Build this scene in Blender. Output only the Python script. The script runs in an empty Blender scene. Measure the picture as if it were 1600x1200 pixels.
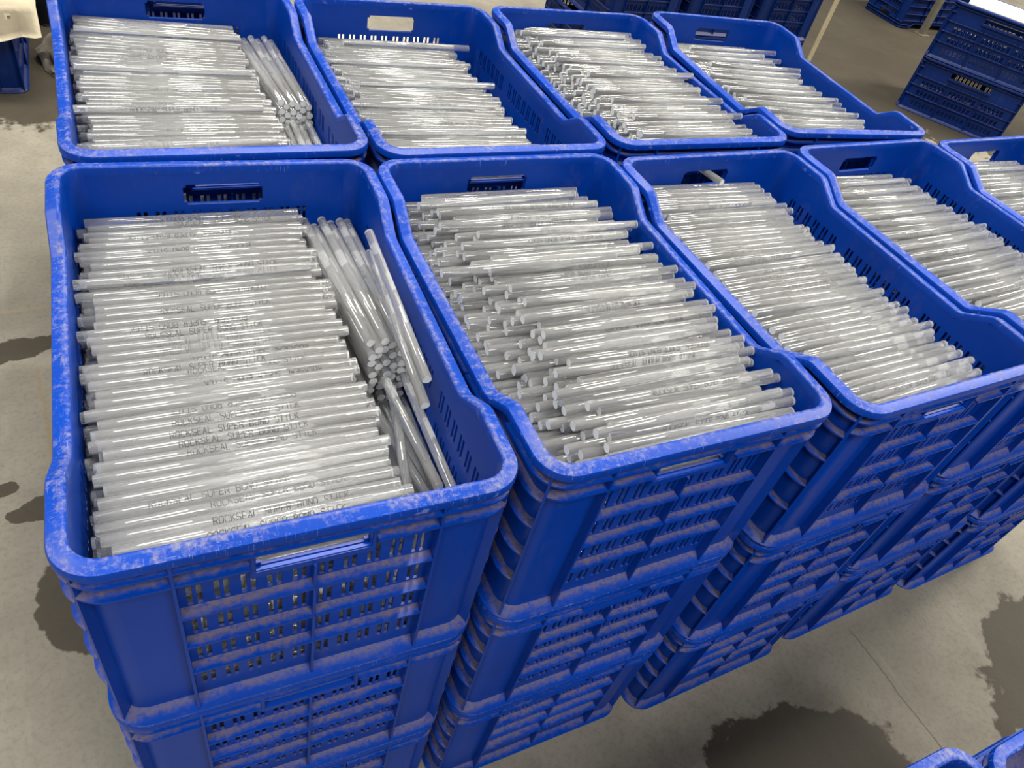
import bpy, bmesh, math, random
import numpy as np
from mathutils import Vector, Matrix

SC = bpy.context.scene
COL = SC.collection
rng = random.Random(7)
PI = math.pi

# ------------------------------------------------------------------ camera
CAM = (0.101205693, -0.356068566, 1.43791334)
F_PX, PITCH, YAW, ROLL = 1170.85638, 0.759923082, 0.609322223, 0.280455034
fwd = Vector((math.sin(YAW) * math.cos(PITCH), math.cos(YAW) * math.cos(PITCH), -math.sin(PITCH)))
rgt = Vector((math.cos(YAW), -math.sin(YAW), 0.0))
upv = rgt.cross(fwd)
r2 = math.cos(ROLL) * rgt + math.sin(ROLL) * upv
u2 = -math.sin(ROLL) * rgt + math.cos(ROLL) * upv
cd = bpy.data.cameras.new('camera')
cd.sensor_width = 36.0
cd.lens = 36.0 * F_PX / 1600.0
cd.clip_start = 0.02
cam = bpy.data.objects.new('camera', cd)
COL.objects.link(cam)
m = Matrix((r2, u2, -fwd)).transposed().to_4x4()
m.translation = Vector(CAM)
cam.matrix_world = m
SC.camera = cam

# ------------------------------------------------------------------ world, lamps, exposure
w = bpy.data.worlds.new('world')
SC.world = w
w.use_nodes = True
bg = w.node_tree.nodes['Background']
bg.inputs[0].default_value = (0.93, 0.97, 1.0, 1)
bg.inputs[1].default_value = 0.16


def lamp(name, loc, sx, sy, power, color=(1, 0.95, 0.86), target=None):
    l = bpy.data.lights.new(name, 'AREA')
    l.shape = 'RECTANGLE'
    l.size, l.size_y = sx, sy
    l.energy = power
    l.color = color
    o = bpy.data.objects.new(name, l)
    COL.objects.link(o)
    o.location = loc
    if target:
        o.rotation_euler = (Vector(target) - Vector(loc)).to_track_quat('-Z', 'Y').to_euler()
    return o


WARM, NEUT = (1, 0.93, 0.80), (1, 0.97, 0.92)
lamp('hall_and_fill_lamp', (1.5, 3.2, 6.0), 2.4, 1.2, 480, WARM)
lamp('hall_and_fill_lamp', (8.4, 1.2, 6.0), 7.0, 0.7, 1150, WARM)
lamp('hall_and_fill_lamp', (-2.8, 2.0, 6.0), 2.4, 2.4, 330, NEUT)  # soft fill added on the left, not a known lamp of the hall
lamp('hall_and_fill_lamp', (1.4, -3.2, 6.0), 1.8, 2.0, 330, NEUT)
lamp('hall_and_fill_lamp', (-2.6, -3.0, 6.0), 2.4, 2.4, 260, NEUT)  # added fill behind the camera's left, only to soften the light
lamp('hall_and_fill_lamp', (4.5, 4.6, 6.0), 2.4, 2.4, 180, NEUT)  # added soft fill that brightens the sticks, no known source there
SC.view_settings.view_transform = 'Standard'
SC.view_settings.look = 'None'
SC.view_settings.exposure = 0.06
SC.view_settings.gamma = 1.0
SC.view_settings.use_curve_mapping = False
SC.cycles.max_bounces = 14
SC.cycles.transmission_bounces = 12
SC.cycles.glossy_bounces = 4
SC.cycles.diffuse_bounces = 4
SC.cycles.sample_clamp_indirect = 6.0


# ------------------------------------------------------------------ materials
class NT:
    def __init__(s, name):
        s.m = bpy.data.materials.new(name)
        s.m.use_nodes = True
        s.t = s.m.node_tree
        s.b = s.t.nodes['Principled BSDF']
        s.out = s.t.nodes['Material Output']

    def n(s, typ, **kw):
        nd = s.t.nodes.new(typ)
        for k, v in kw.items():
            setattr(nd, k, v)
        return nd

    def l(s, a, b):
        s.t.links.new(a, b)

    def val(s, x, sock):
        if hasattr(x, 'is_linked'):
            s.l(x, sock)
        else:
            sock.default_value = x

    def math(s, op, a, b=0.0, c=None, clamp=False):
        nd = s.n('ShaderNodeMath', operation=op)
        nd.use_clamp = clamp
        s.val(a, nd.inputs[0])
        s.val(b, nd.inputs[1])
        if c is not None:
            s.val(c, nd.inputs[2])
        return nd.outputs[0]

    def ramp(s, x, lo, hi, a=0.0, b=1.0):
        nd = s.n('ShaderNodeMapRange')
        nd.clamp = True
        s.val(x, nd.inputs[0])
        nd.inputs[1].default_value, nd.inputs[2].default_value = lo, hi
        nd.inputs[3].default_value, nd.inputs[4].default_value = a, b
        return nd.outputs[0]

    def mix(s, f, a, b):
        nd = s.n('ShaderNodeMix', data_type='RGBA')
        s.val(f, nd.inputs[0])
        s.val(a, nd.inputs[6])
        s.val(b, nd.inputs[7])
        return nd.outputs[2]

    def noise(s, vec, scale, detail=4, rough=0.6):
        nd = s.n('ShaderNodeTexNoise')
        if vec is not None:
            s.l(vec, nd.inputs['Vector'])
        nd.inputs['Scale'].default_value = scale
        nd.inputs['Detail'].default_value = detail
        nd.inputs['Roughness'].default_value = rough
        return nd.outputs['Fac']

    def scaled(s, vec, sc):
        nd = s.n('ShaderNodeMapping')
        s.l(vec, nd.inputs[0])
        nd.inputs['Scale'].default_value = sc
        return nd.outputs[0]


def rgb(r, g, b):
    f = lambda c: (c / 255 / 12.92) if c / 255 <= 0.04045 else ((c / 255 + 0.055) / 1.055) ** 2.4
    return (f(r), f(g), f(b), 1)


def plastic(name, base, rim=False, dusty=1.0, rough=0.34):
    k = NT(name)
    tc = k.n('ShaderNodeTexCoord')
    geo = k.n('ShaderNodeNewGeometry')
    P = geo.outputs['Position']
    sep = k.n('ShaderNodeSeparateXYZ')
    k.l(geo.outputs['Normal'], sep.inputs[0])
    nz = sep.outputs['Z']
    n1 = k.noise(P, 16, 5, 0.65)
    n2 = k.noise(P, 170, 3, 0.7)
    n3 = k.noise(P, 5, 3, 0.5)
    tone = k.mix(k.ramp(n3, 0.35, 0.7), base, tuple(c * 1.25 for c in base[:3]) + (1,))
    # fine scratches: three noises stretched along different directions
    scr = None
    for sc in ((900, 60, 60), (60, 900, 60), (700, 500, 40)):
        v = k.noise(k.scaled(P, sc), 1.0, 2, 0.5)
        s_ = k.ramp(v, 0.66, 0.74)
        scr = s_ if scr is None else k.math('MAXIMUM', scr, s_)
    so = k.n('ShaderNodeSeparateXYZ')
    k.l(tc.outputs['Object'], so.inputs[0])
    ax = k.math('ABSOLUTE', so.outputs['X'])
    ay = k.math('ABSOLUTE', so.outputs['Y'])
    # distance in from the crate's outer edge
    inn = k.math('MULTIPLY', k.math('MAXIMUM', k.math('SUBTRACT', ax, 0.2), k.math('SUBTRACT', ay, 0.29665)), -1.0)
    n40 = k.noise(P, 120, 5, 0.75)
    if rim:
        # pale scuffing of the lip, heaviest on its ridge and at its corners
        cx_ = k.ramp(ax, 0.10, 0.185)
        cy_ = k.ramp(ay, 0.235, 0.285)
        corner = k.math('MULTIPLY', cx_, cy_)
        up = k.ramp(nz, 0.35, 0.7)
        ridge = k.math('MAXIMUM', k.math('MULTIPLY', k.ramp(inn, 0.006, 0.012), 0.11), k.math('MULTIPLY', corner, 0.13))
        amt = k.math('ADD', ridge, k.math('MULTIPLY_ADD', k.math('SUBTRACT', n1, 0.5), 0.5, n40))
        dust = k.math('MULTIPLY', k.ramp(amt, 0.52, 0.76), up)
        dust = k.math('MULTIPLY', dust, k.ramp(n2, 0.34, 0.60))
        col = k.mix(k.math('MULTIPLY', k.math('MULTIPLY', scr, k.ramp(n1, 0.38, 0.58)), 0.45), tone, rgb(128, 145, 205))
        col = k.mix(k.math('MULTIPLY', dust, 0.60), col, rgb(138, 132, 126))
        wear = k.ramp(k.math('ADD', dust, scr), 0.0, 1.2)
    else:
        up = k.ramp(nz, 0.45, 0.85)
        back = k.ramp(inn, 0.0015, 0.0105)
        ledge = k.math('MULTIPLY', up, k.ramp(k.math('MULTIPLY_ADD', back, 0.30, k.math('MULTIPLY_ADD', n1, 0.6, k.math('MULTIPLY', n40, 0.4))), 0.56, 0.80))
        smear = k.math('MULTIPLY', k.ramp(k.noise(k.scaled(P, (20, 20, 9)), 1.0, 6, 0.75), 0.56, 0.72), k.ramp(n2, 0.32, 0.6))
        d = k.math('MAXIMUM', k.math('MULTIPLY', k.math('MULTIPLY', ledge, k.ramp(n2, 0.25, 0.55)), 0.75), k.math('MULTIPLY', smear, 0.34))
        d = k.math('MULTIPLY', d, dusty)
        col = k.mix(k.math('MULTIPLY', scr, 0.05), tone, rgb(90, 110, 180))
        col = k.mix(d, col, rgb(104, 92, 80))
        wear = d
    k.l(col, k.b.inputs['Base Color'])
    k.l(k.ramp(wear, 0, 1, rough, 0.8), k.b.inputs['Roughness'])
    bm_ = k.n('ShaderNodeBump')
    bm_.inputs['Strength'].default_value = 0.12
    bm_.inputs['Distance'].default_value = 0.0006
    k.l(n2, bm_.inputs['Height'])
    k.l(bm_.outputs[0], k.b.inputs['Normal'])
    k.b.inputs['Specular IOR Level'].default_value = 0.20
    return k.m


BLUE = (0.0003, 0.0310, 0.250, 1)
M_body = plastic('blue_plastic', BLUE, dusty=1.0)
M_in = plastic('blue_plastic_wall', BLUE, dusty=0.55)
M_rim = plastic('blue_plastic_lip', BLUE, rim=True, rough=0.38)
M_clean = plastic('blue_plastic_clean', BLUE, dusty=0.0)
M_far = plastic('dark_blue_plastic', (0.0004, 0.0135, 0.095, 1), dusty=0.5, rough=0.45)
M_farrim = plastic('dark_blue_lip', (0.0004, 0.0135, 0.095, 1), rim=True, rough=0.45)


def make_glue(name):
    k = NT(name)
    b = k.b
    b.inputs['Base Color'].default_value = (0.975, 0.985, 0.985, 1)
    b.inputs['Roughness'].default_value = 0.04
    b.inputs['IOR'].default_value = 1.49
    b.inputs['Transmission Weight'].default_value = 0.90
    return k.m


M_glue = make_glue('clear_glue')
k = NT('frosted_cut')
k.b.inputs['Base Color'].default_value = (0.86, 0.88, 0.87, 1)
k.b.inputs['Roughness'].default_value = 0.55
k.b.inputs['Transmission Weight'].default_value = 0.35
M_cut = k.m
k = NT('black_print')
k.b.inputs['Base Color'].default_value = (0.03, 0.032, 0.036, 1)
k.b.inputs['Roughness'].default_value = 0.7
M_print = k.m


def simple(name, base, rough=0.7, amt=0.25, scale=9, bump=0.2, metal=0.0):
    k = NT(name)
    tc = k.n('ShaderNodeTexCoord')
    n = k.noise(tc.outputs['Object'], scale, 5, 0.65)
    dark = tuple(c * (1 - amt) for c in base[:3]) + (1,)
    k.l(k.mix(k.ramp(n, 0.3, 0.7), dark, base), k.b.inputs['Base Color'])
    k.b.inputs['Roughness'].default_value = rough
    k.b.inputs['Metallic'].default_value = metal
    bp = k.n('ShaderNodeBump')
    bp.inputs['Strength'].default_value = bump
    bp.inputs['Distance'].default_value = 0.01
    k.l(n, bp.inputs['Height'])
    k.l(bp.outputs[0], k.b.inputs['Normal'])
    return k.m


M_cloth = simple('cream_cloth', rgb(214, 204, 180), 0.85, 0.12, 14)
M_bag = simple('black_polythene', rgb(14, 14, 15), 0.5, 0.5, 8, 0.5)
M_wrap = simple('grey_polythene', rgb(120, 116, 106), 0.35, 0.4, 12, 0.5)
M_wood = simple('pale_wood', rgb(176, 164, 134), 0.75, 0.25, 20)
M_steel = simple('grey_steel', rgb(96, 92, 82), 0.5, 0.3, 20)
M_card = simple('cream_card', rgb(226, 200, 160), 0.8, 0.1, 6)
M_red = simple('red_tape', rgb(140, 20, 14), 0.5, 0.2, 10)
M_white = simple('white_card', rgb(222, 220, 208), 0.7, 0.1, 10)


def floor_material():
    k = NT('stained_concrete')
    geo = k.n('ShaderNodeNewGeometry')
    P = geo.outputs['Position']
    n_big = k.noise(P, 1.6, 5, 0.6)
    n_mid = k.noise(P, 7, 6, 0.65)
    n_fine = k.noise(P, 90, 4, 0.7)
    n_edge = k.noise(k.scaled(P, (1, 1, 1)), 16, 4, 0.6)
    n_edge2 = k.noise(P, 5, 3, 0.5)
    c = k.mix(k.ramp(n_big, 0.3, 0.7), rgb(102, 99, 91), rgb(132, 127, 115))
    c = k.mix(k.math('MULTIPLY', k.ramp(n_mid, 0.42, 0.68), 0.6), c, rgb(100, 96, 87))
    c = k.mix(k.math('MULTIPLY', k.ramp(n_fine, 0.48, 0.7), 0.4), c, rgb(82, 79, 72))
    # pale trowel streaks and a rust coloured line
    st = k.noise(k.scaled(P, (18, 2.2, 1)), 1.0, 4, 0.6)
    c = k.mix(k.math('MULTIPLY', k.ramp(st, 0.58, 0.75), 0.22), c, rgb(150, 146, 136))
    sp = k.n('ShaderNodeSeparateXYZ')
    k.l(P, sp.inputs[0])
    X, Y = sp.outputs['X'], sp.outputs['Y']
    # wet stains: (centre x, y, radius x, radius y, rotation, ragged)
    stains = [(-0.30, 1.235, 0.20, 0.045, 0.25, .5), (-0.10, 0.53, 0.085, 0.115, 0.1, .35),
              (-0.16, 0.765, 0.07, 0.03, 0.2, .7), (-0.235, 0.83, 0.03, 0.02, 0.2, .7),
              (1.13, -0.27, 0.245, 0.165, -0.15, .28), (2.05, -0.36, 0.42, 0.25, -0.15, .3),
              (4.9, 3.6, 2.1, 1.7, 0.2, .3), (-0.35, 2.95, 0.75, 0.62, 0.0, .25)]
    wet = None
    for (cx, cy, rx, ry, a, rag) in stains:
        dx = k.math('SUBTRACT', X, cx)
        dy = k.math('SUBTRACT', Y, cy)
        ca, sa = math.cos(a), math.sin(a)
        lx = k.math('ADD', k.math('MULTIPLY', dx, ca / rx), k.math('MULTIPLY', dy, sa / rx))
        ly = k.math('ADD', k.math('MULTIPLY', dx, -sa / ry), k.math('MULTIPLY', dy, ca / ry))
        d = k.math('SQRT', k.math('ADD', k.math('MULTIPLY', lx, lx), k.math('MULTIPLY', ly, ly)))
        d = k.math('ADD', d, k.math('MULTIPLY', k.math('SUBTRACT', n_edge, 0.5), rag * 2))
        d = k.math('ADD', d, k.math('MULTIPLY', k.math('SUBTRACT', n_edge2, 0.5), rag * 1.6))
        mk = k.ramp(d, 1.0, 0.95)
        wet = mk if wet is None else k.math('MAXIMUM', wet, mk)
    c = k.mix(k.math('MULTIPLY', wet, 0.86), c, rgb(44, 39, 31))

    def crack(x0, y0, x1, y1, wd):
        ln = math.hypot(x1 - x0, y1 - y0)
        tx, ty = (x1 - x0) / ln, (y1 - y0) / ln
        dx = k.math('SUBTRACT', X, x0)
        dy = k.math('SUBTRACT', Y, y0)
        al = k.math('ADD', k.math('MULTIPLY', dx, tx), k.math('MULTIPLY', dy, ty))
        ac = k.math('ADD', k.math('MULTIPLY', dx, -ty), k.math('MULTIPLY', dy, tx))
        ac = k.math('ABSOLUTE', k.math('ADD', ac, k.math('MULTIPLY', k.math('SUBTRACT', n_mid, 0.5), 0.03)))
        on = k.math('MULTIPLY', k.ramp(ac, wd, wd * 0.4), k.math('MULTIPLY', k.ramp(al, 0, 0.03), k.ramp(al, ln, ln - 0.03)))
        return on
    c = k.mix(k.math('MULTIPLY', crack(1.44, -0.02, 1.45, -0.36, 0.0022), 0.8), c, rgb(70, 64, 56))
    c = k.mix(k.math('MULTIPLY', crack(-0.17, 1.2, -0.13, 0.74, 0.006), 0.35), c, rgb(120, 96, 56))
    c = k.mix(k.math('MULTIPLY', crack(-0.4, 1.40, 0.0, 1.42, 0.008), 0.25), c, rgb(130, 112, 80))
    k.l(c, k.b.inputs['Base Color'])
    k.l(k.ramp(wet, 0, 1, 0.78, 0.55), k.b.inputs['Roughness'])
    k.l(k.ramp(wet, 0, 1, 0.25, 0.12), k.b.inputs['Specular IOR Level'])
    bp = k.n('ShaderNodeBump')
    bp.inputs['Strength'].default_value = 0.15
    bp.inputs['Distance'].default_value = 0.002
    k.l(n_fine, bp.inputs['Height'])
    k.l(bp.outputs[0], k.b.inputs['Normal'])
    return k.m


# ------------------------------------------------------------------ object helpers
def obj(name, mesh, parent=None, mats=None, loc=(0, 0, 0), rz=0.0):
    o = bpy.data.objects.new(name, mesh)
    COL.objects.link(o)
    if parent is not None:
        o.parent = parent
    o.location = loc
    o.rotation_euler = (0, 0, rz)
    if mats and not mesh.materials:
        for mm in mats:
            mesh.materials.append(mm)
    return o


def tag(o, label=None, cat=None, group=None, kind=None):
    for kk, v in (('label', label), ('category', cat), ('group', group), ('kind', kind)):
        if v:
            o[kk] = v
    return o


def empty(name, loc, rz=0.0, rx=0.0):
    o = bpy.data.objects.new(name, None)
    COL.objects.link(o)
    o.empty_display_size = 0.05
    o.location = loc
    o.rotation_euler = (rx, 0, rz)
    return o


def to_mesh(bm, name, smooth=False, angle=None):
    bmesh.ops.recalc_face_normals(bm, faces=bm.faces)
    me = bpy.data.meshes.new(name)
    bm.to_mesh(me)
    bm.free()
    if smooth:
        for p in me.polygons:
            p.use_smooth = True
        if angle:
            me.set_sharp_from_angle(angle=angle)
    return me


def box(bm, x0, x1, y0, y1, z0, z1, f=None):
    vs = []
    for x in (x0, x1):
        for y in (y0, y1):
            for z in (z0, z1):
                p = (x, y, z)
                vs.append(bm.verts.new(f(*p) if f else p))
    for q in ((0, 1, 3, 2), (4, 6, 7, 5), (0, 4, 5, 1), (2, 3, 7, 6), (0, 2, 6, 4), (1, 5, 7, 3)):
        bm.faces.new([vs[i] for i in q])


# ------------------------------------------------------------------ the setting
def make_floor():
    bm = bmesh.new()
    vs = [bm.verts.new(p) for p in ((-6, -4, 0), (14, -4, 0), (14, 14, 0), (-6, 14, 0))]
    bm.faces.new(vs)
    fl = obj('floor', to_mesh(bm, 'floor'), None, [floor_material()])
    tag(fl, kind='structure')


make_floor()

# ------------------------------------------------------------------ crate geometry
W, L, H = 0.400, 0.5933, 0.2962
PITCH_Z = 0.2965
RC = 0.040                     # corner radius of the outer lip
DI, DO = 0.0165, 0.0135        # inner / outer face of the walls, measured in from the lip
DF = 0.0012                    # how far out ribs and flanges reach
DIP, DA, DB = 0.030, 0.103, 0.150
ctr = lambda u, d, z: (u - W / 2, d - L / 2, z)          # end panel frame: u across, d inwards


def dip_at(y, straight):
    if straight:
        return 0.0
    e = min(y + L / 2, L / 2 - y)
    return DIP * min(1.0, max(0.0, (e - DA) / (DB - DA)))


def rim_mesh(straight=False):
    prof = [(0.0, -0.0125), (0.0, -0.0055), (0.0012, -0.0032), (0.0105, -0.0004), (0.0130, 0.0), (0.0152, -0.0008),
            (DI, -0.003), (DI, -0.013), (DO, -0.013), (0.0125, -0.0040), (0.0026, -0.0070), (0.0026, -0.0125)]
    path = []           # (centre x, centre y, nx, ny, radius) -> outer point and inward normal
    n = 10
    for cx, cy, a0 in ((W / 2 - RC, -L / 2 + RC, -PI / 2), (W / 2 - RC, L / 2 - RC, 0), (-W / 2 + RC, L / 2 - RC, PI / 2), (-W / 2 + RC, -L / 2 + RC, PI)):
        for i in range(n + 1):
            a = a0 + PI / 2 * i / n
            path.append((cx, cy, math.cos(a), math.sin(a)))
        sx = path[-1][2]
        if abs(path[-1][3]) < 1e-6:            # now runs along a long side: add the dip points
            s = 1 if sx > 0 else -1
            ys = [-L / 2 + DA - .004, -L / 2 + DA + .004, -L / 2 + DB - .004, -L / 2 + DB + .004]
            ys += [-y for y in ys[::-1]]
            if s < 0:
                ys = ys[::-1]
            for y in ys:
                path.append((s * (W / 2 - RC), y, float(s), 0.0))
    bm = bmesh.new()
    rings = []
    for cx, cy, nx, ny in path:
        ring = []
        for d, z in prof:
            x, y = cx + nx * (RC - d), cy + ny * (RC - d)
            ring.append(bm.verts.new((x, y, H + z - (dip_at(y, straight) if abs(ny) < 1e-6 else 0))))
        rings.append(ring)
    for i in range(len(rings)):
        a, b = rings[i], rings[(i + 1) % len(rings)]
        for j in range(len(prof)):
            jj = (j + 1) % len(prof)
            bm.faces.new((a[j], a[jj], b[jj], b[j]))
    return to_mesh(bm, 'crate_rim', True, math.radians(40))


def slab(bm, us, zs, hole, d0, d1, f):
    """A wall of cells between d0 and d1 with square holes; solid runs are merged."""
    nu, nz = len(us) - 1, len(zs) - 1
    solid = [[not hole((us[i] + us[i + 1]) / 2, (zs[j] + zs[j + 1]) / 2) for i in range(nu)] for j in range(nz)]
    q = lambda *ps: bm.faces.new([bm.verts.new(f(*p)) for p in ps])
    for j in range(nz):
        z0, z1 = zs[j], zs[j + 1]
        i = 0
        while i < nu:
            if not solid[j][i]:
                i += 1
                continue
            e = i
            while e < nu and solid[j][e]:
                e += 1
            a, b = us[i], us[e]
            q((a, d0, z0), (b, d0, z0), (b, d0, z1), (a, d0, z1))
            q((a, d1, z0), (a, d1, z1), (b, d1, z1), (b, d1, z0))
            q((a, d0, z0), (a, d0, z1), (a, d1, z1), (a, d1, z0))
            q((b, d0, z0), (b, d1, z0), (b, d1, z1), (b, d0, z1))
            i = e
        for dj, zz in ((-1, z0), (1, z1)):
            jj = j + dj
            i = 0
            while i < nu:
                ok = solid[j][i] and not (0 <= jj < nz and solid[jj][i])
                if not ok:
                    i += 1
                    continue
                e = i
                while e < nu and solid[j][e] and not (0 <= jj < nz and solid[jj][e]):
                    e += 1
                a, b = us[i], us[e]
                if dj < 0:
                    q((a, d0, zz), (a, d1, zz), (b, d1, zz), (b, d0, zz))
                else:
                    q((a, d0, zz), (b, d0, zz), (b, d1, zz), (a, d1, zz))
                i = e


def wall_mesh(bm, name):
    """Weld the cells and keep the normals as made."""
    bmesh.ops.remove_doubles(bm, verts=bm.verts, dist=1e-5)
    bmesh.ops.recalc_face_normals(bm, faces=bm.faces)
    me = bpy.data.meshes.new(name)
    bm.to_mesh(me)
    bm.free()
    return me


ROWS = [(0.0675, 0.0985), (0.1225, 0.1515), (0.1765, 0.2040), (0.2340, 0.2610)]     # slot rows, below the lip
RIBS = [0.1005, 0.1540, 0.2075]
HND = (0.150, 0.250, 0.0285, 0.0585)


def uniq(v):
    v = sorted(v)
    o = [v[0]]
    for x in v[1:]:
        if x - o[-1] > 1e-5:
            o.append(x)
    return o


def end_panel_mesh():
    slots = []
    for k_ in range(5):
        for o in (0.0, 0.008):
            a = 0.0915 + 0.0225 * k_ + o
            for x0 in (a, W - a - 0.0045):
                for (t, b) in ROWS:
                    slots.append((x0, x0 + 0.0045, H - b, H - t))
    hx0, hx1, ht, hb = HND
    hs = [(hx0 + .004, hx1 - .004, H - hb, H - ht), (hx0, hx1, H - hb + .004, H - ht - .004)]
    allh = slots + hs
    us = uniq([RC, W - RC] + [x for s in allh for x in s[:2]])
    zs = uniq([0.003, H - 0.0128] + [z for s in allh for z in s[2:]])
    hole = lambda u, z: any(a < u < b and c < z < d for a, b, c, d in allh)
    bm = bmesh.new()
    slab(bm, us, zs, hole, DO, DI, ctr)
    return wall_mesh(bm, 'crate_end_panel')


SIDE_G = [(0.062, 0.198), (0.212, 0.381), (0.395, 0.531)]
cs = lambda u, d, z: (W / 2 - d, u - L / 2, z)           # right-hand side panel frame


def side_panel_mesh(straight=False, handle=False):
    slots = []
    for (g0, g1) in SIDE_G:
        n = int((g1 - g0) / 0.0225)
        off = ((g1 - g0) - (n - 1) * 0.0225 - 0.0125) / 2
        for k_ in range(n):
            for o in (0.0, 0.008):
                a = g0 + off + 0.0225 * k_ + o
                for (t, b) in ROWS:
                    slots.append((a, a + 0.0045, H - b, H - t))
    if handle:
        slots = [s for s in slots if not (s[3] > H - 0.07)]
        slots.append((L / 2 - 0.11, L / 2 + 0.11, H - 0.062, H - 0.036))
    us = uniq([RC, L - RC] + [x for s in slots for x in s[:2]])
    top = H - 0.0128 - (0 if straight else DIP)
    zs = uniq([0.003, top] + [z for s in slots for z in s[2:]])
    hole = lambda u, z: any(a < u < b and c < z < d for a, b, c, d in slots)
    bm = bmesh.new()
    slab(bm, us, zs, hole, DO, DI, cs)
    if not straight:
        t2 = H - 0.0128
        for fl in (lambda u: u, lambda u: L - u):
            box(bm, RC, DA, DO, DI, top, t2, lambda u, d, z: cs(fl(u), d, z))
            pts = [(DA, top), (DB, top), (DA, t2)]
            fr = [bm.verts.new(cs(fl(u), DO, z)) for u, z in pts]
            bk = [bm.verts.new(cs(fl(u), DI, z)) for u, z in pts]
            bm.faces.new(fr)
            bm.faces.new(bk[::-1])
            for i in range(3):
                jn = (i + 1) % 3
                bm.faces.new((fr[i], bk[i], bk[jn], fr[jn]))
    return wall_mesh(bm, 'crate_side_panel')


def bar_mesh(name, f, u0, u1, z0, z1, d0=DF, d1=DO, bev=0.0):
    bm = bmesh.new()
    box(bm, u0, u1, d0, d1, z0, z1, f)
    if bev:
        bmesh.ops.bevel(bm, geom=list(bm.edges), offset=bev, segments=2, affect='EDGES')
    return to_mesh(bm, name)


def handle_mesh():
    """The projecting grip under and round the hand hole."""
    bm = bmesh.new()
    x0, x1, t, b = HND
    f = ctr
    z1 = H - b - .0008
    box(bm, x0 - .006, x1 + .006, 0.0075, DO, z1 - .0105, z1, f)
    box(bm, x0 - .006, x0 - .0008, 0.0060, DO, z1, H - t + .004, f)
    box(bm, x1 + .0008, x1 + .006, 0.0060, DO, z1, H - t + .004, f)
    bmesh.ops.bevel(bm, geom=list(bm.edges), offset=.0012, segments=2, affect='EDGES')
    return to_mesh(bm, 'hand_grip')


def corner_meshes(mirror):
    """Front-left corner: shell, upright ridge, flanges. mirror -> front-right."""
    cx, cy = -W / 2 + RC, -L / 2 + RC
    sx = -1 if mirror else 1
    P = lambda a, d, z: (sx * (cx + math.cos(a) * (RC - d)), cy + math.sin(a) * (RC - d), z)

    def arc(bm, a0, a1, d0, d1, z0, z1, n=8):
        ring = []
        for i in range(n + 1):
            a = a0 + (a1 - a0) * i / n
            ring.append([bm.verts.new(P(a, d, z)) for d, z in ((d0, z0), (d1, z0), (d1, z1), (d0, z1))])
        for i in range(n):
            for j in range(4):
                jj = (j + 1) % 4
                bm.faces.new((ring[i][j], ring[i][jj], ring[i + 1][jj], ring[i + 1][j]))
        bm.faces.new(ring[0])
        bm.faces.new(ring[-1][::-1])
    bm = bmesh.new()
    arc(bm, PI, 1.5 * PI, DO, DI, 0.003, H - 0.0128)
    shell = to_mesh(bm, 'corner_post', True, math.radians(35))
    bm = bmesh.new()
    mid = 1.25 * PI
    da = 0.0016 / RC
    arc(bm, mid - da, mid + da, DF + .0004, DO, 0.004, H - 0.0105, 1)
    ridge = to_mesh(bm, 'corner_ridge')
    fl = []
    for dz in (0.0235, 0.0435):                       # towards the end panel
        bm = bmesh.new()
        arc(bm, mid + da, 1.5 * PI, DF, DO, H - dz - .0024, H - dz, 6)
        # straight run on to the upright rib
        box(bm, 0.0, 0.0420, DF, DO, H - dz - .0024, H - dz, lambda u, d, z: (sx * (cx + u), -L / 2 + d, z))
        fl.append(to_mesh(bm, 'corner_flange', True, math.radians(30)))
    for dz in (0.0235, 0.0540, 0.1005, 0.1540, 0.2075):            # towards the long side
        bm = bmesh.new()
        arc(bm, PI, mid - da, DF, DO, H - dz - .0024, H - dz, 6)
        if dz < 0.03:
            box(bm, 0.0, DA - RC - .004, DF, DO, H - dz - .0024, H - dz, lambda u, d, z: (sx * (-W / 2 + d), cy + u, z))
        fl.append(to_mesh(bm, 'corner_flange', True, math.radians(30)))
    return shell, ridge, fl


def base_mesh():
    """Flared foot: a sloping skirt all round and the crate's floor."""
    bm = bmesh.new()
    n = 8
    path = []
    for cx, cy, a0 in ((W / 2 - RC, -L / 2 + RC, -PI / 2), (W / 2 - RC, L / 2 - RC, 0), (-W / 2 + RC, L / 2 - RC, PI / 2), (-W / 2 + RC, -L / 2 + RC, PI)):
        for i in range(n + 1):
            a = a0 + PI / 2 * i / n
            path.append((cx, cy, math.cos(a), math.sin(a)))
    prof = [(DI, 0.0006), (0.0015, 0.0006), (0.0, 0.0016), (0.0, 0.0036), (0.0045, 0.0082), (DO, 0.0150), (DI, 0.0150)]
    rings = [[bm.verts.new((cx + nx * (RC - d), cy + ny * (RC - d), z)) for d, z in prof] for cx, cy, nx, ny in path]
    for i in range(len(rings)):
        a, b = rings[i], rings[(i + 1) % len(rings)]
        for j in range(len(prof)):
            jj = (j + 1) % len(prof)
            bm.faces.new((a[j], a[jj], b[jj], b[j]))
    me_in = [r[0] for r in rings]
    top = [bm.verts.new((v.co.x, v.co.y, 0.0040)) for v in me_in]
    bot = [bm.verts.new((v.co.x, v.co.y, 0.0010)) for v in me_in]
    bm.faces.new(top)
    bm.faces.new(bot[::-1])
    return to_mesh(bm, 'crate_base', True, math.radians(30))


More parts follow.
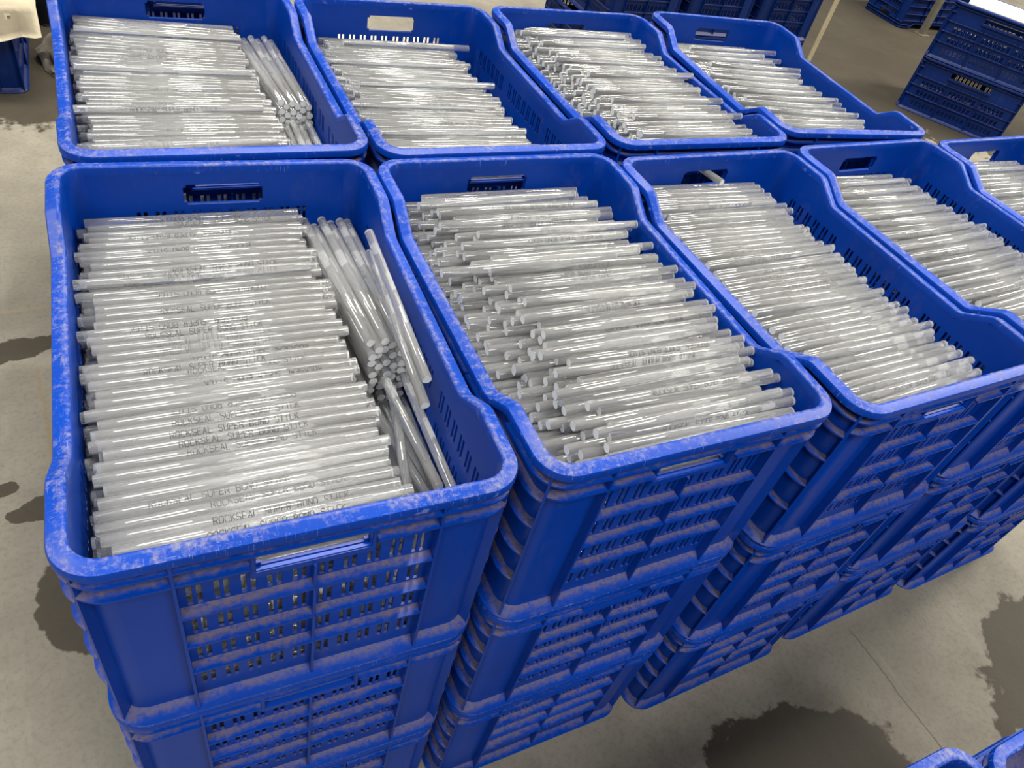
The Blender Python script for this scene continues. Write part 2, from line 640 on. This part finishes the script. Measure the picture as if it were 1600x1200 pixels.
class Kit:
    def __init__(s, body, inner, rim, straight=False, side_handle=False):
        s.rim = rim_mesh(straight)
        s.rim.materials.append(rim)
        s.end = end_panel_mesh()
        s.end.materials.append(inner)
        s.side = side_panel_mesh(straight, side_handle)
        s.side.materials.append(inner)
        s.base = base_mesh()
        s.base.materials.append(body)
        s.end_sub = []
        for u in (0.0835, W - 0.0835):
            s.end_sub.append(('upright_rib', bar_mesh('upright_rib', ctr, u - .0014, u + .0014, .004, H - .0125, DF + .0003)))
        s.end_sub.append(('upright_rib', bar_mesh('upright_rib', ctr, W / 2 - .0014, W / 2 + .0014, .006, H - .0670, 0.0042)))
        for dz in RIBS:
            for u0, u1 in ((.0849, W / 2 - .0014), (W / 2 + .0014, W - .0849)):
                s.end_sub.append(('cross_rib', bar_mesh('cross_rib', ctr, u0, u1, H - dz - .0024, H - dz)))
        s.end_sub.append(('cross_rib', bar_mesh('cross_rib', ctr, .0849, W - .0849, H - .0259, H - .0235)))
        for u0, u1 in ((.0849, HND[0] - .006), (HND[1] + .006, W - .0849)):
            s.end_sub.append(('cross_rib', bar_mesh('cross_rib', ctr, u0, u1, H - .0459, H - .0435)))
        s.end_sub.append(('hand_grip', handle_mesh()))
        s.side_sub = []
        segs = [(RC, 0.2036), (0.2064, 0.3869), (0.3897, L - RC)]
        for dz in [0.0540] + RIBS:
            for u0, u1 in segs:
                if side_handle and dz < 0.06:
                    continue
                s.side_sub.append(('cross_rib', bar_mesh('cross_rib', cs, u0, u1, H - dz - .0024, H - dz)))
        if side_handle:
            s.side_sub.append(('hand_grip', bar_mesh('hand_grip', cs, L / 2 - .118, L / 2 + .118, H - .072, H - .0625)))
            s.side_sub.append(('cross_rib', bar_mesh('cross_rib', cs, RC, L - RC, H - .0259, H - .0235)))
        for u in (0.205, 0.3883):
            s.side_sub.append(('upright_rib', bar_mesh('upright_rib', cs, u - .0013, u + .0013, .006, H - 0.052, .003)))
        s.cor = [corner_meshes(False), corner_meshes(True)]
        for nm, me in s.end_sub + s.side_sub:
            me.materials.append(M_clean if nm == 'hand_grip' and body is M_body else body)
        for c in s.cor:
            for me in [c[0], c[1]] + c[2]:
                me.materials.append(body)

    def build(s, loc, rz, label, group, rx=0.0, name='plastic_crate'):
        root = empty(name, loc, rz, rx)
        tag(root, label, 'crate', group)
        obj('rim', s.rim, root)
        obj('base', s.base, root)
        for r in (0, PI):
            e = obj('end_panel', s.end, root, rz=r)
            for nm, me in s.end_sub:
                obj(nm, me, e)
            e = obj('side_panel', s.side, root, rz=r)
            for nm, me in s.side_sub:
                obj(nm, me, e)
            for sh, ri, fl in s.cor:
                c = obj('corner_post', sh, root, rz=r)
                obj('corner_ridge', ri, c)
                for f_ in fl:
                    obj('corner_flange', f_, c)
        return root


kit = Kit(M_body, M_in, M_rim)
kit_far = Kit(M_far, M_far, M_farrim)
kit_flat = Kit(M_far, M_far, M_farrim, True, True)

# stack: front-left corner x, y, turn (radians), words for its place
D2R = PI / 180
STACKS = {
    'A': (-0.002, 0.0, -1.2 * D2R, 'front row, leftmost stack', 'front left crate'),
    'B': (0.4147, -0.0127, 0.28 * D2R, 'second front stack from left', 'second front crate'),
    'C': (0.8333, -0.0271, 1.85 * D2R, 'third front stack from left', 'third front crate'),
    'D': (1.2485, -0.0069, 2.64 * D2R, 'fourth front stack from left', 'fourth front crate'),
    'E': (1.6520, -0.0003, 2.5 * D2R, 'last front stack, right edge', 'fifth front crate'),
    'A2': (0.0255, 0.6026, 0.4 * D2R, 'leftmost back stack', 'left back crate'),
    'B2': (0.4315, 0.5888, 0.45 * D2R, 'second back stack from left', 'second back crate'),
    'C2': (0.8465, 0.6003, 0.30 * D2R, 'third back stack from left', 'third back crate'),
    'D2': (1.2521, 0.6330, -2.98 * D2R, 'rightmost back stack', 'fourth back crate'),
}


def at(s, u, v):
    x, y, a = STACKS[s][:3]
    return (x + u * math.cos(a) - v * math.sin(a), y + u * math.sin(a) + v * math.cos(a))


LEVEL = ('bottom', 'middle', 'top')
LOOK = {'A': 'printed sticks and a right gap', 'B': 'stick ends facing left', 'C': 'brightly shining crosswise sticks',
        'D': 'slightly fanned shining sticks', 'E': 'few visible stick ends', 'A2': 'crosswise and lengthwise sticks',
        'B2': 'sticks lower than its lip', 'C2': 'sticks heaped up to its lip', 'D2': 'sticks half filling it'}
for s, (x, y, a, words, short) in STACKS.items():
    c = at(s, W / 2, L / 2)
    for lv in range(3):
        lab = ('open blue top crate with %s, %s' % (LOOK[s], words)) if lv == 2 else 'blue crate, %s of three; %s' % (LEVEL[lv], words)
        kit.build((c[0], c[1], lv * PITCH_Z), a, lab, 'blue crates stacked in two rows')
HT = 3 * PITCH_Z - (PITCH_Z - H)

# ------------------------------------------------------------------ glue sticks
SL, SR = 0.264, 0.0061


def rod_arrays(n, caps=True):
    """Unit rod along x: vertices (x in -1..1 ends, y, z) with a small end bevel."""
    vs, fs, mi = [], [], []
    xs = [(-1, 0.92, 0), (-1, 1.0, 0.0005), (1, 1.0, -0.0005), (1, 0.92, 0)]
    for e, rr, off in xs:
        for i in range(n):
            a = 2 * PI * (i + .5) / n
            vs.append((e * SL / 2 + off, SR * rr * math.cos(a), SR * rr * math.sin(a)))
    for k_ in range(3):
        for i in range(n):
            j = (i + 1) % n
            fs.append((k_ * n + i, k_ * n + j, (k_ + 1) * n + j, (k_ + 1) * n + i))
            mi.append(0)
    fs.append(tuple(range(n - 1, -1, -1)))
    mi.append(1)
    fs.append(tuple(3 * n + i for i in range(n)))
    mi.append(1)
    return vs, fs, mi


def rod_mesh(n):
    vs, fs, mi = rod_arrays(n)
    me = bpy.data.meshes.new('glue_stick')
    me.from_pydata(vs, [], [f[::-1] for f in fs])
    for p, q in zip(me.polygons, mi):
        p.material_index = q
        p.use_smooth = q == 0
    me.materials.append(M_glue)
    me.materials.append(M_cut)
    bm = bmesh.new()
    bm.from_mesh(me)
    bmesh.ops.recalc_face_normals(bm, faces=bm.faces)
    bm.to_mesh(me)
    bm.free()
    return me


# stroke lettering: each glyph is polylines on a 4 x 6 grid
GLY = {
    'R': [[(0, 0), (0, 6), (3, 6), (4, 5), (4, 4), (3, 3), (0, 3)], [(2, 3), (4, 0)]],
    'O': [[(1, 0), (0, 1), (0, 5), (1, 6), (3, 6), (4, 5), (4, 1), (3, 0), (1, 0)]],
    'C': [[(4, 5), (3, 6), (1, 6), (0, 5), (0, 1), (1, 0), (3, 0), (4, 1)]],
    'K': [[(0, 0), (0, 6)], [(4, 6), (0, 2.6)], [(1.4, 3.6), (4, 0)]],
    'S': [[(4, 5), (3, 6), (1, 6), (0, 5), (0, 4), (1, 3), (3, 3), (4, 2), (4, 1), (3, 0), (1, 0), (0, 1)]],
    'E': [[(4, 0), (0, 0), (0, 6), (4, 6)], [(0, 3), (3, 3)]],
    'A': [[(0, 0), (2, 6), (4, 0)], [(.8, 2.2), (3.2, 2.2)]],
    'L': [[(0, 6), (0, 0), (4, 0)]],
    'U': [[(0, 6), (0, 1), (1, 0), (3, 0), (4, 1), (4, 6)]],
    'P': [[(0, 0), (0, 6), (3, 6), (4, 5), (4, 4), (3, 3), (0, 3)]],
    'B': [[(0, 0), (0, 6), (3, 6), (4, 5), (4, 4), (3, 3), (0, 3)], [(3, 3), (4, 2), (4, 1), (3, 0), (0, 0)]],
    'N': [[(0, 0), (0, 6), (4, 0), (4, 6)]],
    'D': [[(0, 0), (0, 6), (2.6, 6), (4, 4.6), (4, 1.4), (2.6, 0), (0, 0)]],
    'T': [[(0, 6), (4, 6)], [(2, 6), (2, 0)]],
    'I': [[(2, 0), (2, 6)]],
}


def print_mesh(text):
    bm = bmesh.new()
    cw, ch, hw = 0.00088, 0.00115, 0.00030
    adv = 5.6 * cw
    x0 = -len(text) * adv / 2
    rr = SR * 1.006

    def wrap(x, y):
        a = (y - 3) * ch / rr
        return (x, rr * math.sin(a), rr * math.cos(a))
    for i, chh in enumerate(text):
        for pl in GLY.get(chh, []):
            for (ax, ay), (bx, by) in zip(pl, pl[1:]):
                ln = math.hypot((bx - ax) * cw, (by - ay) * ch)
                nx, ny = -(by - ay) * ch / ln, (bx - ax) * cw / ln
                nseg = max(1, int(abs(by - ay) / 1.5 + .5))
                prev = None
                for s_ in range(nseg + 1):
                    t = s_ / nseg
                    gx, gy = ax + (bx - ax) * t, ay + (by - ay) * t
                    px, py = x0 + i * adv + gx * cw, gy
                    l_ = bm.verts.new(wrap(px + nx * hw, py + ny * hw / ch))
                    r_ = bm.verts.new(wrap(px - nx * hw, py - ny * hw / ch))
                    if prev:
                        bm.faces.new((prev[0], prev[1], r_, l_))
                    prev = (l_, r_)
    me = bpy.data.meshes.new('printed_lettering')
    bm.to_mesh(me)
    bm.free()
    me.materials.append(M_print)
    return me


ROD = rod_mesh(20)
PRINT = print_mesh('ROCKSEAL SUPER BOND STICK')

rods = []      # dict(M, cat, want, crate, printed)


def add_rod(s, u, v, d, yaw=0.0, tilt=0.0, vis=0, kind='cross', label=None):
    """u, v: crate coordinates of the stick's middle; d: depth of its axis below the crate's lip."""
    x, y = at(s, u, v)
    a = STACKS[s][2]
    Mx = Matrix.Translation((x, y, HT - d)) @ Matrix.Rotation(a + yaw, 4, 'Z') @ Matrix.Rotation(tilt, 4, 'Y')
    rods.append(dict(M=Mx, s=s, vis=vis, kind=kind, label=label))


def lerp(tab, v):
    for (a, x), (b, y) in zip(tab, tab[1:]):
        if v <= b:
            t = max(0, (v - a) / (b - a))
            return x + (y - x) * t
    return tab[-1][1]


def corner_clear(v):
    """Smallest u a stick end may have at v without touching the rounded corner."""
    e = RC - (min(v, L - v) - SR)
    q = RC - DI
    if e <= 0:
        return DI + .0015
    return RC - math.sqrt(max(0.0, q * q - e * e)) + .0020


UMIN, UMAX = DI + .0015, W - DI - .0015


def fill(s, depth, u0, step, su, yaw, sy, bump=0.0, nvis=2, lim=(0.026, 0.568), pitch=0.0129, full=True, top_extra=0):
    """Crosswise rods in layers: depth(v) of the top layer, u0(v) of its left ends, step to the left per layer."""
    lay = math.sqrt((2 * SR) ** 2 - (pitch / 2) ** 2) + .0001
    layers = int((H - 0.03) / lay)
    ph = rng.uniform(0, 6)
    for k_ in range(layers):
        v = lim[0] + (pitch / 2 if k_ % 2 else 0) + rng.uniform(0, .002)
        while v < lim[1]:
            d = lerp(depth, v) + k_ * lay + rng.gauss(0, .0003 if k_ else .0009)
            if d > H - 0.011:
                v += pitch
                continue
            wob = math.sin(v * 31 + ph + k_ * .7) * 0.5 + math.sin(v * 77 + ph * 2 + k_) * 0.5
            ul = lerp(u0, v) - step * k_ + rng.gauss(0, su) + wob * su * .8
            cl = corner_clear(v)
            ul = min(max(ul, cl), W - cl - SL)
            yy = lerp(yaw, v) + rng.gauss(0, sy)
            room = min(v - 0.0245, 0.5700 - v)
            ymax = max(0.0, room) / (SL / 2)
            yy = max(-ymax, min(ymax, yy))
            vis = 2 if k_ == 0 else (1 if k_ < nvis else 0)
            if not full and k_ > 4 and v > 0.06:
                v += pitch
                continue
            add_rod(s, ul + SL / 2, v, d, yy, rng.gauss(0, .004), vis)
            v += pitch + rng.uniform(-.0001, .0004)
    for i in range(top_extra):
        v = lim[0] + .02 + (i + .5 + rng.uniform(-.25, .25)) * (lim[1] - lim[0] - .04) / top_extra
        ul = min(max(lerp(u0, v) + rng.gauss(0, .018), UMIN), UMAX - SL)
        if s in ('C', 'D', 'E'):
            ul = UMIN + rng.uniform(.001, .006)
        add_rod(s, ul + SL / 2, v, lerp(depth, v) - 0.0104, max(-.06, min(.06, lerp(yaw, v) * .5 + rng.gauss(0, .02))), rng.gauss(0, .004), 3)


dg = D2R
fill('A', [(0, .052), (.3, .060), (.6, .072)], [(0, .036), (.3, .0315), (.6, .028)], .002, .0050, [(0, .9 * dg), (.6, .7 * dg)], .0035, top_extra=1, pitch=.0136)
fill('B', [(0, .026), (.25, .036), (.6, .054)], [(0, .098), (.15, .108), (.3, .088), (.5, .085), (.6, .050)], .019, .014, [(0, -.8 * dg), (.3, 0), (.6, -.4 * dg)], .010, nvis=6, top_extra=16)
fill('C', [(0, .040), (.3, .044), (.6, .054)], [(0, .048), (.3, .028), (.6, .045)], .005, .009, [(0, 1.2 * dg), (.3, 0), (.6, -3 * dg)], .008, top_extra=4)
fill('D', [(0, .045), (.3, .052), (.6, .068)], [(0, .06), (.3, .055), (.6, .050)], .005, .012, [(0, 4 * dg), (.3, 1 * dg), (.6, -5 * dg)], .014, nvis=3, top_extra=14)
fill('E', [(0, .045), (.6, .050)], [(0, .05), (.6, .03)], .005, .012, [(0, 0), (.3, 2 * dg), (.6, -3 * dg)], .012, top_extra=6)
fill('A2', [(0, .052), (.6, .064)], [(0, .036), (.3, .030), (.6, .028)], .002, .005, [(0, .5 * dg), (.2, 0), (.6, -8 * dg)], .005, top_extra=4)
fill('B2', [(0, .056), (.3, .066), (.6, .078)], [(0, .048), (.3, .050), (.6, .050)], .004, .008, [(0, 0), (.3, -4 * dg), (.6, -2 * dg)], .010, top_extra=6)
fill('C2', [(0, .034), (.6, .040)], [(0, .102), (.3, .095), (.6, .090)], .017, .010, [(0, 5 * dg), (.2, 0), (.6, -1.5 * dg)], .010, nvis=4, top_extra=8)
fill('D2', [(0, .050), (.3, .058), (.6, .072)], [(0, .085), (.2, .07), (.6, .060)], .012, .016, [(0, -3 * dg), (.3, -6 * dg), (.6, 1 * dg)], .020, nvis=4, top_extra=14)

# lengthwise sticks down the right side of the front left and back left crates
for s in ('A', 'A2'):
    for k_ in range(14):
        for i in range(6):
            d = 0.080 + k_ * 0.0123 + (.0060 if i % 2 else 0)
            if d > H - .014:
                continue
            ub = 0.3020 + i * 0.0124
            uf = 0.3290 + i * 0.0092 if k_ < 4 else ub + .004
            uf, ub = min(uf, .3770), min(ub, .3770)
            vv = 0.430 - rng.uniform(0, .012) - (.004 * k_ if k_ < 4 else .01)
            add_rod(s, (ub + uf) / 2, vv, d + rng.gauss(0, .0004), -PI / 2 + math.asin((uf - ub) / SL), 0, 2 if k_ == 0 else (1 if k_ < 3 else 0), 'long')
    for k_ in range(12):
        for i in range(5):
            d = 0.170 + k_ * 0.0123 + (.0060 if i % 2 else 0) - (0 if s == 'A' else .06)
            if d > H - .014:
                continue
            add_rod(s, 0.3200 + i * 0.0130, 0.160, d, -PI / 2 + rng.gauss(0, .006), 0, 1 if k_ == 0 else 0, 'long')
add_rod('A', .3660, .328, .043, -PI / 2 - .4 * dg, .06, 9, 'loose', 'clear glue stick standing against the right wall of the front left crate, upper of two')
add_rod('A', .3605, .306, .060, -PI / 2 - 1 * dg, .07, 9, 'loose', 'clear glue stick under the upper one at the right wall of the front left crate')
add_rod('A', .3480, .235, .126, -PI / 2 + 5 * dg, .03, 9, 'loose', 'loose clear stick sloping down in the right gap of the front left crate')
add_rod('A', .3400, .185, .155, -PI / 2 + 10 * dg, .0, 9, 'loose', 'loose clear stick lying askew deep in the gap of the front left crate')
add_rod('A', .3400, .190, .1405, -PI / 2 - 10 * dg, .0, 9, 'loose', 'loose clear stick crossing another, deep in the front left gap')
add_rod('A', .3715, .160, .126, -PI / 2 + .5 * dg, .0, 9, 'loose', 'loose clear stick along the right wall deep in the front left gap')
# a stick pushed through the hand hole at the back of the third front crate
add_rod('C', .189, .672, .040, PI / 2 + 8 * dg, .06, 9, 'loose', 'clear glue stick poking through the back hand hole of the third front crate')
# one stick resting on the left lip of the second crate
add_rod('B', .1535, .352, .0245, 0.5 * dg, .012, 9, 'loose', 'clear glue stick sticking out left over the lip of the second front crate')

NUM = ['', 'first', 'second', 'third', 'fourth', 'fifth', 'sixth', 'seventh', 'eighth', 'ninth', 'tenth', 'eleventh', 'twelfth', 'thirteenth',
       'fourteenth', 'fifteenth', 'sixteenth', 'seventeenth', 'eighteenth', 'nineteenth']
TEN = {2: ('twentieth', 'twenty-'), 3: ('thirtieth', 'thirty-'), 4: ('fortieth', 'forty-')}


def nth(n):
    if n < 20:
        return NUM[n]
    return TEN[n // 10][0] if n % 10 == 0 else TEN[n // 10][1] + NUM[n % 10]


def ranked(s, kind, vis, key):
    ids = [i for i, r in enumerate(rods) if r['s'] == s and r['kind'] == kind and r['vis'] == vis]
    ids.sort(key=key)
    return {i: n + 1 for n, i in enumerate(ids)}


RANK = {}
for s in STACKS:
    for vis in (2, 3):
        RANK.update(ranked(s, 'cross', vis, lambda i: rods[i]['M'].translation.y))
    RANK.update(ranked(s, 'long', 2, lambda i: rods[i]['M'].translation.x))


def label_of(i, r, short):
    if r['kind'] == 'long':
        if r['vis'] == 2:
            return '%s from the left of the top lengthwise glue sticks, %s' % (nth(RANK[i]), short)
        return 'clear glue stick under the top lengthwise ones, %s' % short
    if r['vis'] == 2:
        return '%s crosswise stick from the near lip, top row, %s' % (nth(RANK[i]), short)
    if r['vis'] == 3:
        return '%s from the near lip of sticks lying on the top row, %s' % (nth(RANK[i]), short)
    return 'clear glue stick partly hidden under the top row, %s' % short


# the largest three hundred in the picture stay single things
def proj(p):
    d = Vector(p) - Vector(CAM)
    z = d.dot(fwd)
    return 800 + F_PX * d.dot(r2) / z, 600 - F_PX * d.dot(u2) / z, z


BON = {9: 9.0, 3: 1.6, 2: 1.0, 1: 0.42, 0: 0.0}
for r in rods:
    a = proj(r['M'] @ Vector((-SL / 2, 0, 0)))
    b = proj(r['M'] @ Vector((SL / 2, 0, 0)))
    inside = all(0 <= q[0] <= 1600 and 0 <= q[1] <= 1200 for q in (a, b)) or (0 <= (a[0] + b[0]) / 2 <= 1600 and (a[1] + b[1]) / 2 > 0)
    r['score'] = BON[r['vis']] * math.hypot(a[0] - b[0], a[1] - b[1]) / min(a[2], b[2]) if inside else 0
order = sorted(range(len(rods)), key=lambda i: -rods[i]['score'])
single = set(order[:300])
for i in sorted(single):
    r = rods[i]
    short = STACKS[r['s']][4]
    o = obj('glue_stick', ROD)
    o.matrix_world = r['M']
    lab = label_of(i, r, short)
    tag(o, r['label'] or lab, 'glue stick', 'glue sticks in the %s' % short if not r['label'] else None)
    if r['kind'] == 'cross' and r['vis'] > 1 and rng.random() < (.7 if r['s'] == 'A' else .35):
        t = obj('printed_lettering', PRINT, o)
        t.location = (rng.uniform(-.035, .035), 0, 0)
        turn = rng.gauss(.55, .45) if rng.random() < .7 else rng.uniform(0, 2 * PI)
        flip = rng.random() < .4
        t.rotation_euler = (-turn if flip else turn, 0, PI if flip else 0)

# the remaining sticks: one mass
def mass(items, n, name, label):
    vs, fs, mi = rod_arrays(n)
    V = np.array(vs)
    nv = len(V)
    allv = np.zeros((len(items) * nv, 3))
    faces, mats = [], []
    for q, r in enumerate(items):
        Mx = np.array(r['M'])
        allv[q * nv:(q + 1) * nv] = V @ Mx[:3, :3].T + Mx[:3, 3]
        o = q * nv
        faces += [tuple(o + x for x in f) for f in fs]
        mats += mi
    me = bpy.data.meshes.new(name)
    me.from_pydata(allv.tolist(), [], faces)
    mats = np.array(mats, dtype=np.int32)
    me.polygons.foreach_set('material_index', mats)
    me.polygons.foreach_set('use_smooth', mats == 0)
    me.materials.append(M_glue)
    me.materials.append(M_cut)
    me.update()
    o = obj(name, me)
    tag(o, label, 'glue sticks', None, 'stuff')
    return o


rest = [rods[i] for i in range(len(rods)) if i not in single]
# glimpses of sticks behind the slots of the lower crates
for s in ('A', 'B', 'C', 'D'):
    x, y, a = STACKS[s][:3]
    for lv in (0, 1):
        for k_ in (0, 1, 2, 3, 4, 5, 6):
            for c in range(2):
                u = .05 + rng.uniform(0, .07)
                px, py = at(s, u + SL / 2, .0255 + c * .0116)
                rest.append(dict(M=Matrix.Translation((px, py, lv * PITCH_Z + .012 + k_ * .0113)) @ Matrix.Rotation(a, 4, 'Z')))
mass(rest, 12, 'glue_sticks', 'mass of clear glue sticks filling the crates below and behind the top ones')

# ------------------------------------------------------------------ surroundings
# stacks behind the back row
for i, (x, y, a, words) in enumerate(((3.19, 2.917, -1, 'rightmost behind the back row'),
                                      (2.755, 2.917, -.5, 'central of those behind the back row'), (2.315, 2.91, .6, 'leftmost behind the back row'))):
    for lv in range(3):
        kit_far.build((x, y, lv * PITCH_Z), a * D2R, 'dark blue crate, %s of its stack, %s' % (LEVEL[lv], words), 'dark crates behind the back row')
# stack at the upper right, long side to the camera
ang = math.atan2(-0.495, 0.34)
tx, ty = math.cos(ang), math.sin(ang)
nx, ny = -ty, tx
bx, by = 4.18 + tx * L / 2 + nx * W / 2, 2.515 + ty * L / 2 + ny * W / 2
for lv in range(2):
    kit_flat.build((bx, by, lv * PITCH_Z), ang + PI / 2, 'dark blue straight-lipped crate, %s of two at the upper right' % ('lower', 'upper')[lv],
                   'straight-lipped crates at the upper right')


def rounded_box(name, sx, sy, sz, mat, bev=0.006):
    bm = bmesh.new()
    box(bm, -sx / 2, sx / 2, -sy / 2, sy / 2, 0, sz)
    bmesh.ops.bevel(bm, geom=list(bm.edges), offset=bev, segments=2, affect='EDGES')
    return to_mesh(bm, name)


for j in range(5):
    o = obj('card_sleeve', rounded_box('card_sleeve', .055, .46, .05, M_white), None, [M_white],
            (bx + nx * (-.14 + j * .062), by + ny * (-.14 + j * .062), 2 * PITCH_Z - .045), ang - PI / 2)
    tag(o, '%s white card sleeve from the left in the upper right crate' % ('first', 'second', 'third', 'fourth', 'fifth')[j], 'card', 'white sleeves in the upper right crate')

# far upright crate turned over, with a steel post and a wooden bar beside it
kit_far.build((5.46 + L / 2, 3.93, H), -PI / 2, 'dark blue crate turned upside down near the far post', None, PI)
bm = bmesh.new()
box(bm, -.02, .02, -.02, .02, 0, 1.1)
box(bm, -.045, .045, -.045, .045, 0, .006)
o = obj('steel_post', to_mesh(bm, 'steel_post'), None, [M_steel], (5.62, 3.64, 0))
tag(o, 'thin grey steel post beside the overturned far crate', 'post')
bm = bmesh.new()
box(bm, -.035, .035, -.32, .32, 0, .10)
bmesh.ops.bevel(bm, geom=list(bm.edges), offset=.003, segments=1, affect='EDGES')
o = obj('wooden_bar', to_mesh(bm, 'wooden_bar'), None, [M_wood], (6.27, 3.62, 0), 30 * D2R)
tag(o, 'pale wooden bar lying on the floor behind the upper right stack', 'wood')
# pale pole leaning at the far stack's corner
bm = bmesh.new()
bmesh.ops.create_cone(bm, cap_ends=True, segments=12, radius1=.012, radius2=.012, depth=1.5, matrix=Matrix.Translation((0, 0, .75)))
o = obj('wooden_pole', to_mesh(bm, 'wooden_pole', True, 1), None, [M_wood], (3.385, 2.56, 0))
tag(o, 'pale wooden pole standing at the corner of the far dark stack', 'pole')

# carton behind the back row, seen through a hand hole
bm = bmesh.new()
ca = empty('carton', (.70, 1.52, 0), 2 * D2R)
tag(ca, 'cream carton with a red band, seen through a back row hand hole', 'carton')
obj('carton_body', rounded_box('carton_body', .5, .4, .60, M_card), ca, [M_card])
obj('red_band', rounded_box('red_band', .504, .404, .05, M_red, .002), ca, [M_red], (0, 0, .40))
# crates behind the back left stack
for lv in range(3):
    kit_far.build((.24, 1.53, lv * PITCH_Z), 0, 'dark blue crate, %s of three, behind the back left stack' % LEVEL[lv], 'dark crates behind the back left stack')

# left edge: crate under a cream cloth
kit_far.build((-.17 - W / 2, 2.578 + L / 2, 0), 0, 'dark blue crate under a cream cloth at the upper left edge', None)


def drape(name, w_, d_, h_, hang, seed):
    """A sheet lying on a box top with its front hanging down in folds, 6 mm thick."""
    r_ = random.Random(seed)
    nu, nv_ = 26, 26
    bm = bmesh.new()
    g = []
    for j in range(nv_ + 1):
        row = []
        for i in range(nu + 1):
            u = i / nu
            t = j / nv_ * (d_ + hang)
            x = -w_ / 2 + u * w_
            f_ = .012 * math.sin(u * 17 + seed) + .006 * math.sin(u * 41)
            if t < d_:
                p = (x, d_ / 2 - t, h_ + .006 * math.sin(x * 23 + t * 19) + .004 * r_.random())
            else:
                q = t - d_
                p = (x, -d_ / 2 - .02 - f_ * (q / hang) - .15 * q, h_ - q * (.75 + .25 * math.sin(u * 3 + 1)))
            row.append(bm.verts.new(p))
        g.append(row)
    for j in range(nv_):
        for i in range(nu):
            bm.faces.new((g[j][i], g[j][i + 1], g[j + 1][i + 1], g[j + 1][i]))
    bmesh.ops.solidify(bm, geom=list(bm.faces), thickness=.005)
    return to_mesh(bm, name, True)


o = obj('cream_cloth', drape('cream_cloth', .50, .62, H + .02, .16, 3), None, [M_cloth], (-.17 - W / 2 + .03, 2.578 + L / 2, 0))
tag(o, 'cream cloth draped over the crate at the upper left edge', 'cloth')


def lump(name, rx, ry, rz, seed, mat, amp=.22):
    """A crumpled heap resting on the floor."""
    r_ = random.Random(seed)
    bm = bmesh.new()
    bmesh.ops.create_icosphere(bm, subdivisions=4, radius=1)
    fr = [(Vector((r_.uniform(-1, 1), r_.uniform(-1, 1), r_.uniform(-1, 1))).normalized(), r_.uniform(3, 11), r_.uniform(0, 6)) for _ in range(14)]
    for v in bm.verts:
        n = v.co.normalized()
        k_ = sum(abs(math.sin(n.dot(a) * f_ + p)) - .5 for a, f_, p in fr) / len(fr)
        q = n * (1 + amp * k_ * 2)
        v.co = Vector((q.x * rx, q.y * ry, max(-.02, q.z) * rz))
    return to_mesh(bm, name, True, .6)


o = obj('black_sack', lump('black_sack', .34, .30, .42, 5, M_bag), None, [M_bag], (.04, 3.44, .008))
tag(o, 'crumpled black plastic sack behind the cream cloth at the upper left', 'sack')
o = obj('plastic_wrap', lump('plastic_wrap', .15, .20, .10, 9, M_wrap, .35), None, [M_wrap], (.035, 2.86, .003))
tag(o, 'crumpled grey plastic wrap on the floor beside the cloth-covered crate', 'wrapping')

# two crates close to the camera at the lower right
for i, (x, y, a) in enumerate(((.935 - W / 2, -.330 - L / 2, 0.0), (.945 + W / 2, -.352 - L / 2, 1.0))):
    for lv in range(2):
        kit.build((x, y, lv * PITCH_Z), a * D2R, 'blue crate, %s of two, %s in the lower right corner' % (('lower', 'upper')[lv], ('left stack', 'right stack')[i]),
                  'crates at the lower right corner')
